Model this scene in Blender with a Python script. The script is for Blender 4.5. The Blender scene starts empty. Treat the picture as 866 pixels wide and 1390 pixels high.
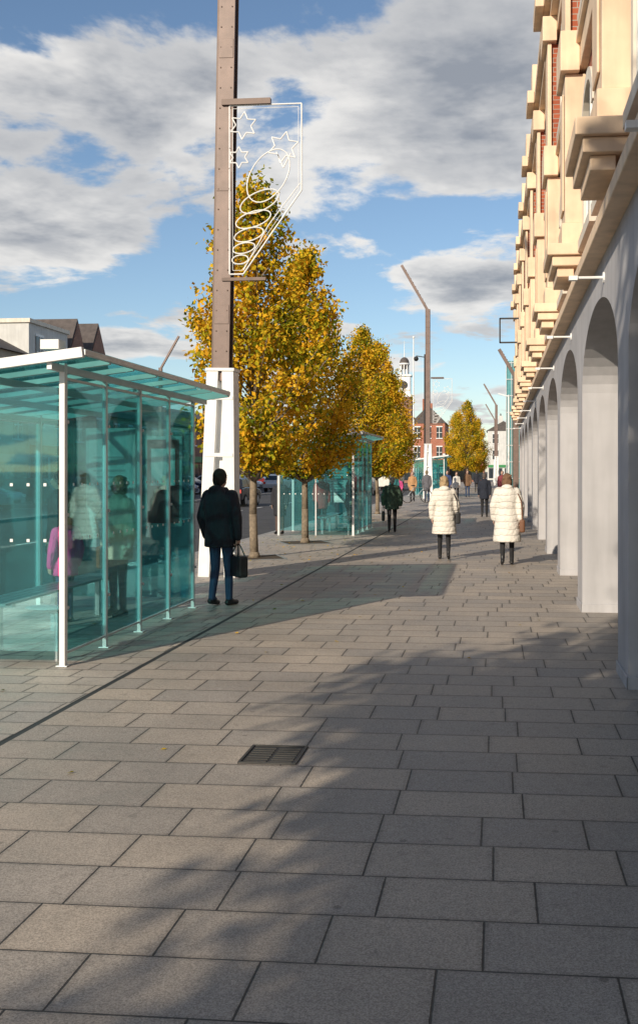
import bpy, bmesh, math, random
import numpy as np
from mathutils import Vector, Matrix
random.seed(7); np.random.seed(7)
S=bpy.context.scene
R=math.radians
# ------------------------------------------------------------ node helpers
class NT:
    def __init__(s,nt): s.nt=nt; s.n=nt.nodes; s.l=nt.links
    def link(s,a,b): s.l.new(a,b)
    def _in(s,sock,v):
        if v is None: return
        if isinstance(v,(int,float)): sock.default_value=v
        elif isinstance(v,(tuple,list)): sock.default_value=v
        else: s.l.new(v,sock)
    def math(s,op,a,b=None,c=None,clamp=False):
        n=s.n.new('ShaderNodeMath'); n.operation=op; n.use_clamp=clamp
        s._in(n.inputs[0],a); s._in(n.inputs[1],b); s._in(n.inputs[2],c)
        return n.outputs[0]
    def vec(s,op,a,b=None):
        n=s.n.new('ShaderNodeVectorMath'); n.operation=op
        s._in(n.inputs[0],a)
        if b is not None: s._in(n.inputs[1],b)
        return n.outputs['Value'] if op in('LENGTH','DISTANCE','DOT_PRODUCT') else n.outputs[0]
    def comb(s,x,y,z=0.0):
        n=s.n.new('ShaderNodeCombineXYZ'); s._in(n.inputs[0],x); s._in(n.inputs[1],y); s._in(n.inputs[2],z); return n.outputs[0]
    def sep(s,v):
        n=s.n.new('ShaderNodeSeparateXYZ'); s.l.new(v,n.inputs[0]); return n.outputs
    def noise(s,vec,scale,detail=3,rough=.5,dist=0.0):
        n=s.n.new('ShaderNodeTexNoise'); n.inputs['Scale'].default_value=scale; n.inputs['Detail'].default_value=detail
        n.inputs['Roughness'].default_value=rough; n.inputs['Distortion'].default_value=dist
        if vec is not None: s.l.new(vec,n.inputs['Vector'])
        return n.outputs['Fac']
    def mr(s,v,a,b,c=0.0,d=1.0,smooth=False):
        n=s.n.new('ShaderNodeMapRange'); n.clamp=True
        if smooth: n.interpolation_type='SMOOTHSTEP'
        s._in(n.inputs[0],v)
        for i,x in enumerate((a,b,c,d)): s._in(n.inputs[1+i],x)
        return n.outputs[0]
    def mix(s,f,a,b,mode='MIX'):
        n=s.n.new('ShaderNodeMix'); n.data_type='RGBA'; n.blend_type=mode
        s._in(n.inputs[0],f)
        s._in(n.inputs[6],(*a,1) if isinstance(a,tuple) and len(a)==3 else a)
        s._in(n.inputs[7],(*b,1) if isinstance(b,tuple) and len(b)==3 else b)
        return n.outputs[2]
    def obj(s):
        return s.n.new('ShaderNodeTexCoord').outputs['Object']
    def bump(s,h,strength=.4,dist=.01):
        n=s.n.new('ShaderNodeBump'); n.inputs['Strength'].default_value=strength; n.inputs['Distance'].default_value=dist
        s.l.new(h,n.inputs['Height']); return n.outputs[0]
def newmat(name):
    m=bpy.data.materials.new(name); m.use_nodes=True
    t=NT(m.node_tree); b=m.node_tree.nodes['Principled BSDF']
    return m,t,b
def scalecol(t,c,f):
    n=t.n.new('ShaderNodeVectorMath'); n.operation='SCALE'
    if isinstance(c,tuple): n.inputs[0].default_value=c
    else: t.l.new(c,n.inputs[0])
    t._in(n.inputs['Scale'],f); return n.outputs[0]
def mat(name,col,rough=.6,metal=0.0,var=.15,vs=4.0,bump=0.0,bs=40.0,streak=0.0):
    m,t,b=newmat(name); o=t.obj()
    f=t.mr(t.noise(o,vs,3,.6),.3,.7,1-var,1+var)
    if streak>0:
        x,y,z=t.sep(o)
        f=t.math('MULTIPLY',f,t.mr(t.noise(t.comb(t.math('MULTIPLY',x,5.0),t.math('MULTIPLY',y,5.0),t.math('MULTIPLY',z,.5)),1.0,3,.6),.35,.7,1.0,1-streak))
    t.l.new(scalecol(t,tuple(col),f),b.inputs['Base Color'])
    b.inputs['Roughness'].default_value=rough; b.inputs['Metallic'].default_value=metal
    if bump>0:
        t.l.new(t.bump(t.noise(o,bs,3),bump,.01),b.inputs['Normal'])
    return m
def paving(name,base,L,W,joint=(.045,.04,.036),contrast=.4):
    m,t,b=newmat(name); o=t.obj(); x,y,z=t.sep(o)
    yy=t.math('DIVIDE',y,W); row=t.math('FLOOR',yy); fy=t.math('FRACT',yy)
    w=t.n.new('ShaderNodeTexWhiteNoise'); w.noise_dimensions='1D'; t.l.new(row,w.inputs['W']); wn=w.outputs['Value']
    Lr=t.math('MULTIPLY_ADD',wn,.40*L,.80*L)
    u=t.math('ADD',t.math('DIVIDE',x,Lr),t.math('MULTIPLY',wn,37.3)); col=t.math('FLOOR',u); fx=t.math('FRACT',u)
    dx=t.math('MULTIPLY',t.math('MINIMUM',fx,t.math('SUBTRACT',1.0,fx)),Lr)
    dy=t.math('MULTIPLY',t.math('MINIMUM',fy,t.math('SUBTRACT',1.0,fy)),W)
    d=t.math('MINIMUM',dx,dy)
    wob=t.math('MULTIPLY',t.math('SUBTRACT',t.noise(o,25,2),.5),.005)
    d2=t.math('ADD',d,wob)
    j=t.mr(d2,.0024,.0056,0,1,True)
    w2=t.n.new('ShaderNodeTexWhiteNoise'); w2.noise_dimensions='2D'; t.l.new(t.comb(col,row),w2.inputs['Vector'])
    cr=w2.outputs['Value']
    f=t.mr(cr,0,1,1-contrast*.5,1+contrast*.5)
    grain=t.noise(o,150,2,.85)
    sp=t.mr(grain,.34,.66,.58,1.45)
    st=t.mr(t.noise(o,.9,5,.65),.3,.72,.76,1.15)
    spots=t.mr(t.noise(o,11,3,.5),.60,.72,1.0,.82)
    ff=t.math('MULTIPLY',t.math('MULTIPLY',f,sp),t.math('MULTIPLY',st,spots))
    vo=t.n.new('ShaderNodeTexVoronoi'); vo.inputs['Scale'].default_value=3.2; t.l.new(o,vo.inputs['Vector'])
    gum=t.mr(vo.outputs['Distance'],.045,.065,.62,1.0)
    ff=t.math('MULTIPLY',ff,gum)
    bc=t.mix(cr,tuple(base),tuple(c*k for c,k in zip(base,(1.05,1.0,.93))))
    c=scalecol(t,bc,ff)
    edge=t.mr(d2,.006,.03,.82,1.0)
    c=scalecol(t,c,edge)
    fin=t.mix(j,tuple(joint),c)
    t.l.new(fin,b.inputs['Base Color'])
    t.l.new(t.mr(st,.72,1.15,.45,.72),b.inputs['Roughness'])
    h=t.math('ADD',t.math('MULTIPLY',j,.6),t.math('ADD',t.math('MULTIPLY',grain,.2),t.math('MULTIPLY',cr,.15)))
    t.l.new(t.bump(h,.8,.006),b.inputs['Normal'])
    return m
def brickmat(name,c1,c2,mortar=(.35,.32,.28),sc=1.0):
    m,t,b=newmat(name); o=t.obj(); x,y,z=t.sep(o)
    v=t.comb(t.math('ADD',x,y),z,0.0)
    n=t.n.new('ShaderNodeTexBrick'); t.l.new(v,n.inputs['Vector'])
    n.inputs['Scale'].default_value=sc; n.inputs['Brick Width'].default_value=.225; n.inputs['Row Height'].default_value=.075
    n.inputs['Mortar Size'].default_value=.006; n.inputs['Color1'].default_value=(*c1,1); n.inputs['Color2'].default_value=(*c2,1); n.inputs['Mortar'].default_value=(*mortar,1)
    c=scalecol(t,n.outputs['Color'],t.mr(t.noise(o,1.2,4),.3,.7,.8,1.15))
    t.l.new(c,b.inputs['Base Color']); b.inputs['Roughness'].default_value=.85
    return m
def glassmat(name,tint,refl=.12,haze=.1,hz=(.1,.4,.42),rough=.02,mx=.35):
    m=bpy.data.materials.new(name); m.use_nodes=True; t=NT(m.node_tree); n=t.n
    n.remove(n['Principled BSDF']); out=n['Material Output']
    tr=n.new('ShaderNodeBsdfTransparent'); tr.inputs[0].default_value=(*tint,1)
    gl=n.new('ShaderNodeBsdfGlossy'); gl.inputs['Roughness'].default_value=rough; gl.inputs[0].default_value=(.8,1,1,1)
    df=n.new('ShaderNodeBsdfDiffuse'); df.inputs[0].default_value=(*hz,1)
    m1=n.new('ShaderNodeMixShader'); m2=n.new('ShaderNodeMixShader')
    lw=n.new('ShaderNodeLayerWeight'); lw.inputs[0].default_value=.3
    t.l.new(tr.outputs[0],m1.inputs[1]); t.l.new(df.outputs[0],m1.inputs[2])
    dirt=t.mr(t.noise(t.obj(),2.5,3,.6),.35,.75,haze*.6,haze*1.7); t.l.new(dirt,m1.inputs[0])
    f=t.mr(lw.outputs['Fresnel'],0,1,refl*.5,mx)
    t.l.new(f,m2.inputs[0]); t.l.new(m1.outputs[0],m2.inputs[1]); t.l.new(gl.outputs[0],m2.inputs[2])
    t.l.new(m2.outputs[0],out.inputs[0]); return m
# ------------------------------------------------------------ materials
M={}
M['slab']=paving('granite_paving',(.36,.325,.29),.565,.385,contrast=.2)
M['slab2']=paving('granite_paving_small',(.39,.36,.33),.42,.3,contrast=.2)
M['asph']=mat('asphalt',(.055,.055,.058),.85,var=.25,vs=1.5,bump=.4,bs=150)
M['ground']=mat('ground_tarmac',(.09,.088,.08),.9,var=.3,vs=.2)
M['kerb']=mat('kerb_granite',(.33,.32,.31),.7,var=.2,vs=6)
M['paint']=mat('road_paint',(.7,.7,.68),.6,var=.15)
M['grey']=mat('painted_render',(.45,.445,.465),.75,var=.09,vs=1.6,bump=.12,bs=60,streak=.16)
M['cream']=mat('cream_stone',(.82,.62,.44),.75,var=.13,vs=2.5,bump=.15,bs=50,streak=.18)
M['cream2']=mat('pale_stone',(.74,.67,.57),.7,var=.1,vs=2.5,streak=.15)
M['brick']=brickmat('red_brick',(.42,.11,.05),(.32,.08,.04))
M['brick2']=brickmat('old_brick',(.30,.13,.08),(.22,.09,.06))
M['white']=mat('white_paint',(.78,.78,.77),.45,var=.06,vs=5)
M['alu']=mat('pale_aluminium',(.55,.57,.57),.4,.3,var=.08)
M['steel']=mat('steel_grey',(.35,.37,.38),.35,.7,var=.1)
M['brown']=mat('brown_steel',(.12,.075,.058),.5,.15,var=.18,vs=5,streak=.2)
M['brownl']=mat('brown_steel_face',(.19,.13,.11),.5,.1,var=.15,vs=5,streak=.2)
M['black']=mat('black_metal',(.02,.02,.022),.45,.2)
M['dark']=mat('dark_interior',(.03,.032,.035),.7)
M['teal']=glassmat('teal_glass',(.62,.88,.90),.12,.05,(.10,.44,.48),mx=.40)
M['tealroof']=glassmat('teal_roof_glass',(.45,.80,.80),.14,.18,(.14,.45,.45))
M['win']=mat('window_glass',(.03,.04,.05),.08,0,var=.3)
M['wing']=glassmat('shop_glass',(.75,.82,.8),.3,.03,(.2,.3,.3))
M['slate']=mat('slate_roof',(.09,.075,.07),.8,var=.25,vs=3)
M['tile']=mat('arcade_floor',(.34,.23,.15),.5,var=.15)
M['render']=mat('white_render',(.62,.62,.6),.8,var=.1,vs=1,streak=.15)
M['buff']=mat('buff_render',(.45,.38,.29),.8,var=.12,vs=1)
M['green']=mat('green_fascia',(.03,.22,.07),.5)
M['bark']=mat('bark',(.20,.16,.115),.9,var=.35,vs=14,bump=.6,bs=40)
M['rubber']=mat('rubber',(.02,.02,.02),.8)
M['skin']=mat('skin',(.5,.31,.24),.55,var=.06)
M['lampglass']=mat('opal_glass',(.8,.8,.76),.3)
M['red']=mat('red_sign',(.5,.04,.03),.5)
M['soil']=mat('soil',(.06,.045,.03),.95)
def leafmat():
    m,t,b=newmat('autumn_leaves')
    g=t.n.new('ShaderNodeNewGeometry'); ri=g.outputs['Random Per Island']
    o=t.obj()
    r=t.n.new('ShaderNodeValToRGB'); e=r.color_ramp.elements
    e[0].position=0; e[0].color=(.11,.15,.015,1); e[1].position=1; e[1].color=(.88,.62,.09,1)
    for p,c in((.25,(.32,.31,.02,1)),(.48,(.68,.46,.03,1)),(.74,(.74,.38,.025,1))):
        k=e.new(p); k.color=c
    f=t.math('ADD',t.math('MULTIPLY',ri,.62),t.mr(t.noise(o,1.0,2),.32,.68,-.22,.44))
    t.l.new(f,r.inputs[0])
    n=t.n; n.remove(b); out=n['Material Output']
    d=n.new('ShaderNodeBsdfDiffuse'); tl=n.new('ShaderNodeBsdfTranslucent'); mx=n.new('ShaderNodeMixShader'); mx.inputs[0].default_value=.3
    t.l.new(r.outputs[0],d.inputs[0]); t.l.new(r.outputs[0],tl.inputs[0]); t.l.new(d.outputs[0],mx.inputs[1]); t.l.new(tl.outputs[0],mx.inputs[2]); t.l.new(mx.outputs[0],out.inputs[0])
    return m
M['leaf']=leafmat()
def quiltmat(name,col,bands=9.0):
    m,t,b=newmat(name); o=t.obj(); x,y,z=t.sep(o)
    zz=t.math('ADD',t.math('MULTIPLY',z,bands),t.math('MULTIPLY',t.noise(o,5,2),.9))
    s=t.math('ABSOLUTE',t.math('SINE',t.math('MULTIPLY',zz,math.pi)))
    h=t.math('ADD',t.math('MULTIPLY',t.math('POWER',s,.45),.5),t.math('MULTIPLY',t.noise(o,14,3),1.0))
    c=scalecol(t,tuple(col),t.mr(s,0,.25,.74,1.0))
    t.l.new(c,b.inputs['Base Color']); b.inputs['Roughness'].default_value=.7
    t.l.new(t.bump(h,.7,.035),b.inputs['Normal']); return m
def cloth(name,col):
    m,t,b=newmat(name); o=t.obj()
    x,y,z=t.sep(o)
    f=t.noise(t.comb(x,y,t.math('MULTIPLY',z,.45)),13,3,.6)
    t.l.new(scalecol(t,tuple(col),t.mr(f,.3,.7,.8,1.15)),b.inputs['Base Color']); b.inputs['Roughness'].default_value=.85
    t.l.new(t.bump(f,.9,.04),b.inputs['Normal']); return m
# ------------------------------------------------------------ mesh builder
class MB:
    def __init__(s): s.v=[];s.f=[];s.m=[]
    def add(s,v,f,mi=0):
        k=len(s.v); s.v+= [tuple(p) for p in v]; s.f+=[tuple(i+k for i in q) for q in f]; s.m+=[mi]*len(f)
    def box(s,x0,x1,y0,y1,z0,z1,mi=0):
        v=[(x,y,z) for x in(x0,x1) for y in(y0,y1) for z in(z0,z1)]
        s.add(v,[(0,1,3,2),(4,6,7,5),(0,4,5,1),(2,3,7,6),(0,2,6,4),(1,5,7,3)],mi)
    def beam(s,p,q,w,h,mi=0,up=(0,0,1)):
        p=Vector(p);q=Vector(q);d=(q-p).normalized();u=Vector(up)
        if abs(d.dot(u))>.98:u=Vector((0,1,0))
        a=d.cross(u).normalized()*w/2;b=a.cross(d).normalized()*h/2
        v=[c+i*a+j*b for c in(p,q) for i in(-1,1) for j in(-1,1)]
        s.add(v,[(0,1,3,2),(4,6,7,5),(0,4,5,1),(2,3,7,6),(0,2,6,4),(1,5,7,3)],mi)
    def cyl(s,p,q,r0,r1=None,n=10,mi=0):
        if r1 is None:r1=r0
        p=Vector(p);q=Vector(q);d=(q-p).normalized();u=Vector((0,0,1)) if abs(d.z)<.9 else Vector((0,1,0))
        a=d.cross(u).normalized();b=a.cross(d)
        v=[c+(a*math.cos(2*math.pi*i/n)+b*math.sin(2*math.pi*i/n))*r for c,r in((p,r0),(q,r1)) for i in range(n)]
        s.add(v,[(i,(i+1)%n,n+(i+1)%n,n+i) for i in range(n)]+[tuple(range(n))[::-1],tuple(range(n,2*n))],mi)
    def tube(s,pts,r,n=6,mi=0,closed=False):
        pts=[Vector(p) for p in pts]
        if closed: pts.append(pts[0])
        for a,b in zip(pts[:-1],pts[1:]):
            if (b-a).length>1e-5: s.cyl(a,b,r,r,n,mi)
    def sph(s,c,rx,ry=None,rz=None,n=12,mi=0,top=-1.0):
        ry=ry or rx; rz=rz or rx; k=n//2+1; v=[];f=[]
        for i in range(k+1):
            th=math.pi*i/k
            for j in range(n):
                ph=2*math.pi*j/n
                v.append((c[0]+rx*math.sin(th)*math.cos(ph),c[1]+ry*math.sin(th)*math.sin(ph),c[2]+rz*math.cos(th)))
        V=[(c[0],c[1],c[2]+rz)]+v[n:-n]+[(c[0],c[1],c[2]-rz)]
        for j in range(n): f.append((0,1+j,1+(j+1)%n))
        for i in range(k-2):
            for j in range(n):
                a=1+i*n+j;b=1+i*n+(j+1)%n;f.append((a,a+n,b+n,b))
        last=len(V)-1;o=1+(k-2)*n
        for j in range(n): f.append((last,o+(j+1)%n,o+j))
        s.add(V,f,mi)
    def cap(s,p,q,r0,r1,n=10,mi=0):
        s.cyl(p,q,r0,r1,n,mi); s.sph(p,r0,n=n,mi=mi); s.sph(q,r1,n=n,mi=mi)
    def loft(s,rings,n=20,mi=0):
        v=[];f=[]
        for (cx,cy,cz,rx,ry) in rings:
            for i in range(n):
                a=2*math.pi*i/n; v.append((cx+rx*math.cos(a),cy+ry*math.sin(a),cz))
        for k in range(len(rings)-1):
            for i in range(n): f.append((k*n+i,k*n+(i+1)%n,(k+1)*n+(i+1)%n,(k+1)*n+i))
        f.append(tuple(range(n))[::-1]); f.append(tuple(range((len(rings)-1)*n,len(rings)*n)))
        s.add(v,f,mi)
    def prism(s,poly,axis,a,b,mi=0):
        n=len(poly)
        def P(p,t): return {'x':(t,p[0],p[1]),'y':(p[0],t,p[1]),'z':(p[0],p[1],t)}[axis]
        v=[P(p,a) for p in poly]+[P(p,b) for p in poly]
        s.add(v,[tuple(range(n)),tuple(range(n,2*n))[::-1]]+[(i,(i+1)%n,n+(i+1)%n,n+i) for i in range(n)],mi)
    def build(s,name,parent=None,mats=(),smooth=False,bevel=0,normals=True):
        me=bpy.data.meshes.new(name); me.from_pydata(s.v,[],s.f)
        for m in mats: me.materials.append(m)
        me.polygons.foreach_set('material_index',s.m)
        if normals:
            bm=bmesh.new(); bm.from_mesh(me); bmesh.ops.recalc_face_normals(bm,faces=bm.faces); bm.to_mesh(me); bm.free()
        if smooth: me.polygons.foreach_set('use_smooth',[True]*len(me.polygons))
        o=bpy.data.objects.new(name,me); S.collection.objects.link(o)
        if parent: o.parent=parent
        if bevel>0:
            b=o.modifiers.new('bev','BEVEL'); b.width=bevel; b.segments=2; b.limit_method='ANGLE'; b.angle_limit=R(40)
        return o
def empty(name,loc=(0,0,0),rz=0,sc=1.0,rx=0,ry=0):
    e=bpy.data.objects.new(name,None); e.location=loc; e.rotation_euler=(rx,ry,rz); e.scale=(sc,)*3
    e.empty_display_size=.2; S.collection.objects.link(e); return e
def remeshed(mb,name,parent,mats,voxel,smooth=4,matfn=None,disp=0):
    o=mb.build(name+'_src',None,()); 
    r=o.modifiers.new('r','REMESH'); r.mode='VOXEL'; r.voxel_size=voxel
    if smooth: k=o.modifiers.new('s','SMOOTH'); k.factor=.5; k.iterations=smooth
    dg=bpy.context.evaluated_depsgraph_get(); me=bpy.data.meshes.new_from_object(o.evaluated_get(dg))
    old=o.data; bpy.data.objects.remove(o); bpy.data.meshes.remove(old)
    me.name=name; me.materials.clear()
    for m in mats: me.materials.append(m)
    if matfn:
        for p in me.polygons: p.material_index=matfn(p.center)
    me.polygons.foreach_set('use_smooth',[True]*len(me.polygons))
    n=bpy.data.objects.new(name,me); S.collection.objects.link(n); n.parent=parent
    return n
# ------------------------------------------------------------ world
SUN_AZ=205.0; SUN_EL=23.0
def world():
    w=bpy.data.worlds.new('World'); S.world=w; w.use_nodes=True; t=NT(w.node_tree); n=t.n
    try: w.cycles.sampling_method='NONE'
    except Exception as ex: print(ex)
    bg=n['Background']; out=n['World Output']
    sky=n.new('ShaderNodeTexSky'); sky.sky_type='NISHITA'; sky.sun_disc=False; sky.sun_elevation=R(SUN_EL); sky.sun_rotation=R(SUN_AZ)
    sky.air_density=1.0; sky.dust_density=.2; sky.ozone_density=2.5
    t.l.new(sky.outputs[0],bg.inputs[0]); bg.inputs[1].default_value=.12
    g=n.new('ShaderNodeTexCoord').outputs['Generated']; x,y,z=t.sep(g)
    zc=t.math('ADD',t.math('MAXIMUM',z,0.0),.16)
    v=t.comb(t.math('DIVIDE',x,zc),t.math('DIVIDE',y,zc),5.2)
    nz=t.noise(v,1.9,7,.58,.2)
    dens=t.math('ADD',t.math('MULTIPLY',t.math('SUBTRACT',nz,.5),1.6),.49)
    def blob(az,el,r,wt,sq=1.0):
        nonlocal dens
        a=R(az);e=R(el)
        d=(math.sin(a)*math.cos(e),math.cos(a)*math.cos(e),math.sin(e))
        df=t.vec('SUBTRACT',g,d); df=t.vec('MULTIPLY',df,(1,1,sq))
        k=t.mr(t.vec('LENGTH',df),0,r,wt,0,True); dens=t.math('ADD',dens,k)
    blob(-4,20,.25,.33); blob(-25,15,.15,.22,1.2); blob(-17.5,20,.12,.2); blob(-2,9.5,.14,.13,2.2); blob(-20,7,.14,.1,2)
    blob(-27,23,.10,-.22); blob(-16.5,12.8,.11,-.28,1.8); blob(-6,13.3,.17,-.28,4.5); blob(-14,24.5,.05,-.2)
    mask=t.mr(dens,.50,.62,0,1,True)
    thick=t.mr(dens,.58,.98,0,1,True)
    v2=t.vec('ADD',v,(.05,.10,0.0)); n2=t.noise(v2,2.1,5,.6,.2)
    sh=t.mr(n2,.38,.62,0,1,True)
    shade=t.math('MULTIPLY',t.math('ADD',t.math('MULTIPLY',thick,.70),t.math('MULTIPLY',sh,.5)),1.0,clamp=True)
    cc=t.mix(shade,(.88,.86,.83),(.31,.335,.38))
    b2=n.new('ShaderNodeBackground'); t.l.new(cc,b2.inputs[0]); b2.inputs[1].default_value=1.0
    mx=n.new('ShaderNodeMixShader'); 
    haze=t.mr(z,0,.10,.25,0,True)
    mk=t.math('MAXIMUM',t.math('MULTIPLY',mask,.95),haze)
    t.l.new(mk,mx.inputs[0]); t.l.new(bg.outputs[0],mx.inputs[1]); t.l.new(b2.outputs[0],mx.inputs[2]); t.l.new(mx.outputs[0],out.inputs[0])
world()
sd=bpy.data.lights.new('sun','SUN'); sd.energy=5.0; sd.angle=R(.5); sd.color=(1,.87,.69)
so=bpy.data.objects.new('sun',sd); S.collection.objects.link(so)
a=R(SUN_AZ); e=R(SUN_EL)
tosun=Vector((math.sin(a)*math.cos(e),math.cos(a)*math.cos(e),math.sin(e)))
so.rotation_euler=(-tosun).to_track_quat('-Z','Y').to_euler(); so.location=tosun*60
# ------------------------------------------------------------ camera
cd=bpy.data.cameras.new('camera'); co=bpy.data.objects.new('camera',cd); S.collection.objects.link(co)
co.location=(0,0,1.68); co.rotation_euler=(R(90),0,R(5.5)); cd.sensor_width=36; cd.lens=36*1400/1390
cd.shift_x=-107/1390; cd.shift_y=-56/1390; cd.clip_end=4000; cd.clip_start=.05; S.camera=co
S.view_settings.view_transform='Standard'; S.view_settings.look='None'; S.view_settings.exposure=0
# ------------------------------------------------------------ ground
def sheet(name,x0,x1,y0,y1,z,m):
    b=MB(); b.add([(x0,y0,z),(x1,y0,z),(x1,y1,z),(x0,y1,z)],[(0,1,2,3)]); return b.build(name,None,[m],normals=False)
sheet('ground',-1500,1500,-1500,1500,-.13,M['ground'])
sheet('road',-17,-6.2,-60,240,-.12,M['asph'])
sheet('car_park_ground',-27,-17.2,-60,240,-.118,M['asph'])
pv=empty('pavement')
b=MB(); b.box(-6.05,14,-40,240,-.2,-.002); b.build('pavement_base',pv,[M['kerb']])
b=MB(); b.add([(-3.01,-40,.003),(1.45,-40,.003),(1.45,240,.003),(-3.01,240,.003)],[(0,1,2,3)]); b.build('slabs',pv,[M['slab']],normals=False)
b=MB(); b.add([(-6.05,-40,.003),(-3.06,-40,.003),(-3.06,240,.003),(-6.05,240,.003)],[(0,1,2,3)]); b.build('slabs_shelter_side',pv,[M['slab2']],normals=False)
b=MB(); b.box(-3.06,-3.01,-40,240,-.05,.001,0)
b.build('drain_channel',pv,[M['dark']])
b=MB()
for i in range(280):
    b.box(-6.2,-6.052,-40+i*.95,-40+i*.95+.94,-.2,.004)
b.build('kerb_stones',pv,[M['kerb']],bevel=.01)
b=MB()
for i in range(60): b.box(-11.6,-11.48,-20+i*4,-18+i*4,-.118,-.112)
b.box(-6.62,-6.52,-40,240,-.118,-.112)
for i in range(24): b.box(-26.5,-21.8,20+i*5.4,20.1+i*5.4,-.116,-.110)
b.build('road_markings',None,[M['paint']])
b=MB()
b.box(-17.2,-17,-40,240,-.2,0); b.build('far_kerb',None,[M['kerb']])
b=MB(); b.add([(1.452,-2,.006),(5.2,-2,.006),(5.2,47,.006),(1.452,47,.006)],[(0,1,2,3)]); b.build('arcade_floor',None,[M['tile']],normals=False)
mh=empty('drain_cover',(-1.31,5.98,0))
b=MB()
b.box(-.17,.17,-.19,.19,.0,.007,0)
for i in range(7):
    for j in range(2): b.box(-.14+j*.15,-.01+j*.15,-.16+i*.046,-.135+i*.046,.007,.012,1)
b.box(-.17,.17,-.19,-.175,.007,.013,1); b.box(-.17,.17,.175,.19,.007,.013,1); b.box(-.17,-.155,-.175,.175,.007,.013,1); b.box(.155,.17,-.175,.175,.007,.013,1)
b.build('cast_iron_grate',mh,[M['black'],mat('cast_iron',(.06,.058,.055),.6,.4)])
def fallen():
    rg=np.random.RandomState(5); V=[];F=[]
    P=[]
    for (tx,ty) in((-4.65,19.5),(-4.5,23.7),(-4.6,34.5)):
        for _ in range(90): P.append((tx+rg.normal(0,1.3),ty+rg.normal(0,1.8)))
    for _ in range(45): P.append((rg.uniform(-5.5,.9),rg.uniform(5,24)))
    for (px,py) in P:
        if not -5.9<px<.95: continue
        a=rg.uniform(0,6.28); l=rg.uniform(.018,.032); w=l*.55; t1=rg.uniform(.004,.016)
        c,s_=math.cos(a),math.sin(a); k=len(V)
        V+= [(px-l*c,py-l*s_,.008),(px-w*s_,py+w*c,.008+t1),(px+l*c,py+l*s_,.008+t1*.4),(px+w*s_,py-w*c,.009)]
        F.append((k,k+1,k+2,k+3))
    me=bpy.data.meshes.new('fallen_leaves'); me.from_pydata(V,[],F); me.materials.append(M['leaf'])
    S.collection.objects.link(bpy.data.objects.new('fallen_leaves',me))
fallen()
# ------------------------------------------------------------ arcade building
BAY=4.33; CL=.7; C0=8.05
kmin=-2; kmax=9
bld=empty('arcade_shopping_building')
Yn=C0+kmin*BAY; Yf=C0+kmax*BAY+CL
ZL=3.72
b=MB()
for k in range(kmin,kmax):
    y0=C0+k*BAY; ya=y0+CL; yb=y0+BAY; cy=(ya+yb)/2; hw=(yb-ya)/2
    arc=[]
    for i in range(0,25):
        th=math.pi*i/24; arc.append((cy+hw*math.cos(th),2.6+.78*math.sin(th)))
    b.prism([(y0,0),(ya,0),(ya,2.6),(y0,2.6)],'x',1.0,1.42)
    pts=[(y0,2.6),(y0,ZL),(yb,ZL)]+arc
    b.prism(pts,'x',1.0,1.42)
b.prism([(Yf-CL,0),(Yf,0),(Yf,ZL),(Yf-CL,ZL)],'x',1.0,1.42)
b.build('arcade_arches',bld,[M['grey']])
b=MB()
for k in range(kmin,kmax+1):
    y0=C0+k*BAY
    b.box(.985,1.0-.003,y0-.02,y0+CL+.02,0,.10,0); b.box(.985,1.44,y0-.02,y0-.003,0,.10,0)
b.build('column_plinths',bld,[M['grey']],bevel=.005)
b=MB()
b.box(1.42,14,Yn,Yf,3.56,9.2,0)
b.box(4.6,14,Yn,Yf,0,3.56,0)
b.build('mass',bld,[M['buff']])
b=MB(); sh=MB()
b.box(.84,1.42,Yn,Yf,ZL+.003,ZL+.13,0); b.box(.90,1.42,Yn,Yf,ZL+.133,ZL+.24,0)
b.box(.97,1.42,Yn,Yf,6.45,6.72,0); b.box(.92,1.42,Yn,Yf,6.723,6.80,0)
b.box(.95,1.42,Yn,Yf,8.72,8.95,0); b.box(.84,1.42,Yn,Yf,8.953,9.1,0); b.box(.74,1.42,Yn,Yf,9.103,9.28,0)
b.box(1.05,1.42,Yn,Yf,9.283,9.7,0)
for k in range(kmin,kmax+1):
    y0=C0+k*BAY
    b.box(.70,.897,y0-.1,y0+CL+.1,ZL+.245,4.08,0)
    b.box(.64,1.0,y0-.17,y0+CL+.17,4.083,4.2,0); b.box(.58,1.0,y0-.22,y0+CL+.22,4.203,4.34,0)
    b.box(.76,1.05,y0-.02,y0+CL+.02,4.343,4.62,0)
    b.box(.80,1.05,y0+.02,y0+CL-.02,4.623,6.397,0)
    b.box(.775,.797,y0+.14,y0+CL-.14,4.8,6.2,0)
    sh.box(.87,1.05,y0+.06,y0+CL-.06,6.883,8.547,0)
    b.box(.80,.867,y0+.0,y0+CL-.0,6.883,8.547,0)
    b.box(.74,.967,y0-.08,y0+CL+.08,6.403,6.877,0)
    b.box(.72,.947,y0-.08,y0+CL+.08,8.553,8.948,0); b.box(.60,.737,y0-.14,y0+CL+.14,9.08,9.33,0)
    b.box(.70,1.04,y0-.02,y0+CL+.02,9.333,9.9,0)
b.build('stone_dressings',bld,[M['cream']],bevel=.012)
sh.build('brick_pilaster_shafts',bld,[M['brick']])
b=MB(); w=MB(); fr=MB()
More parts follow.
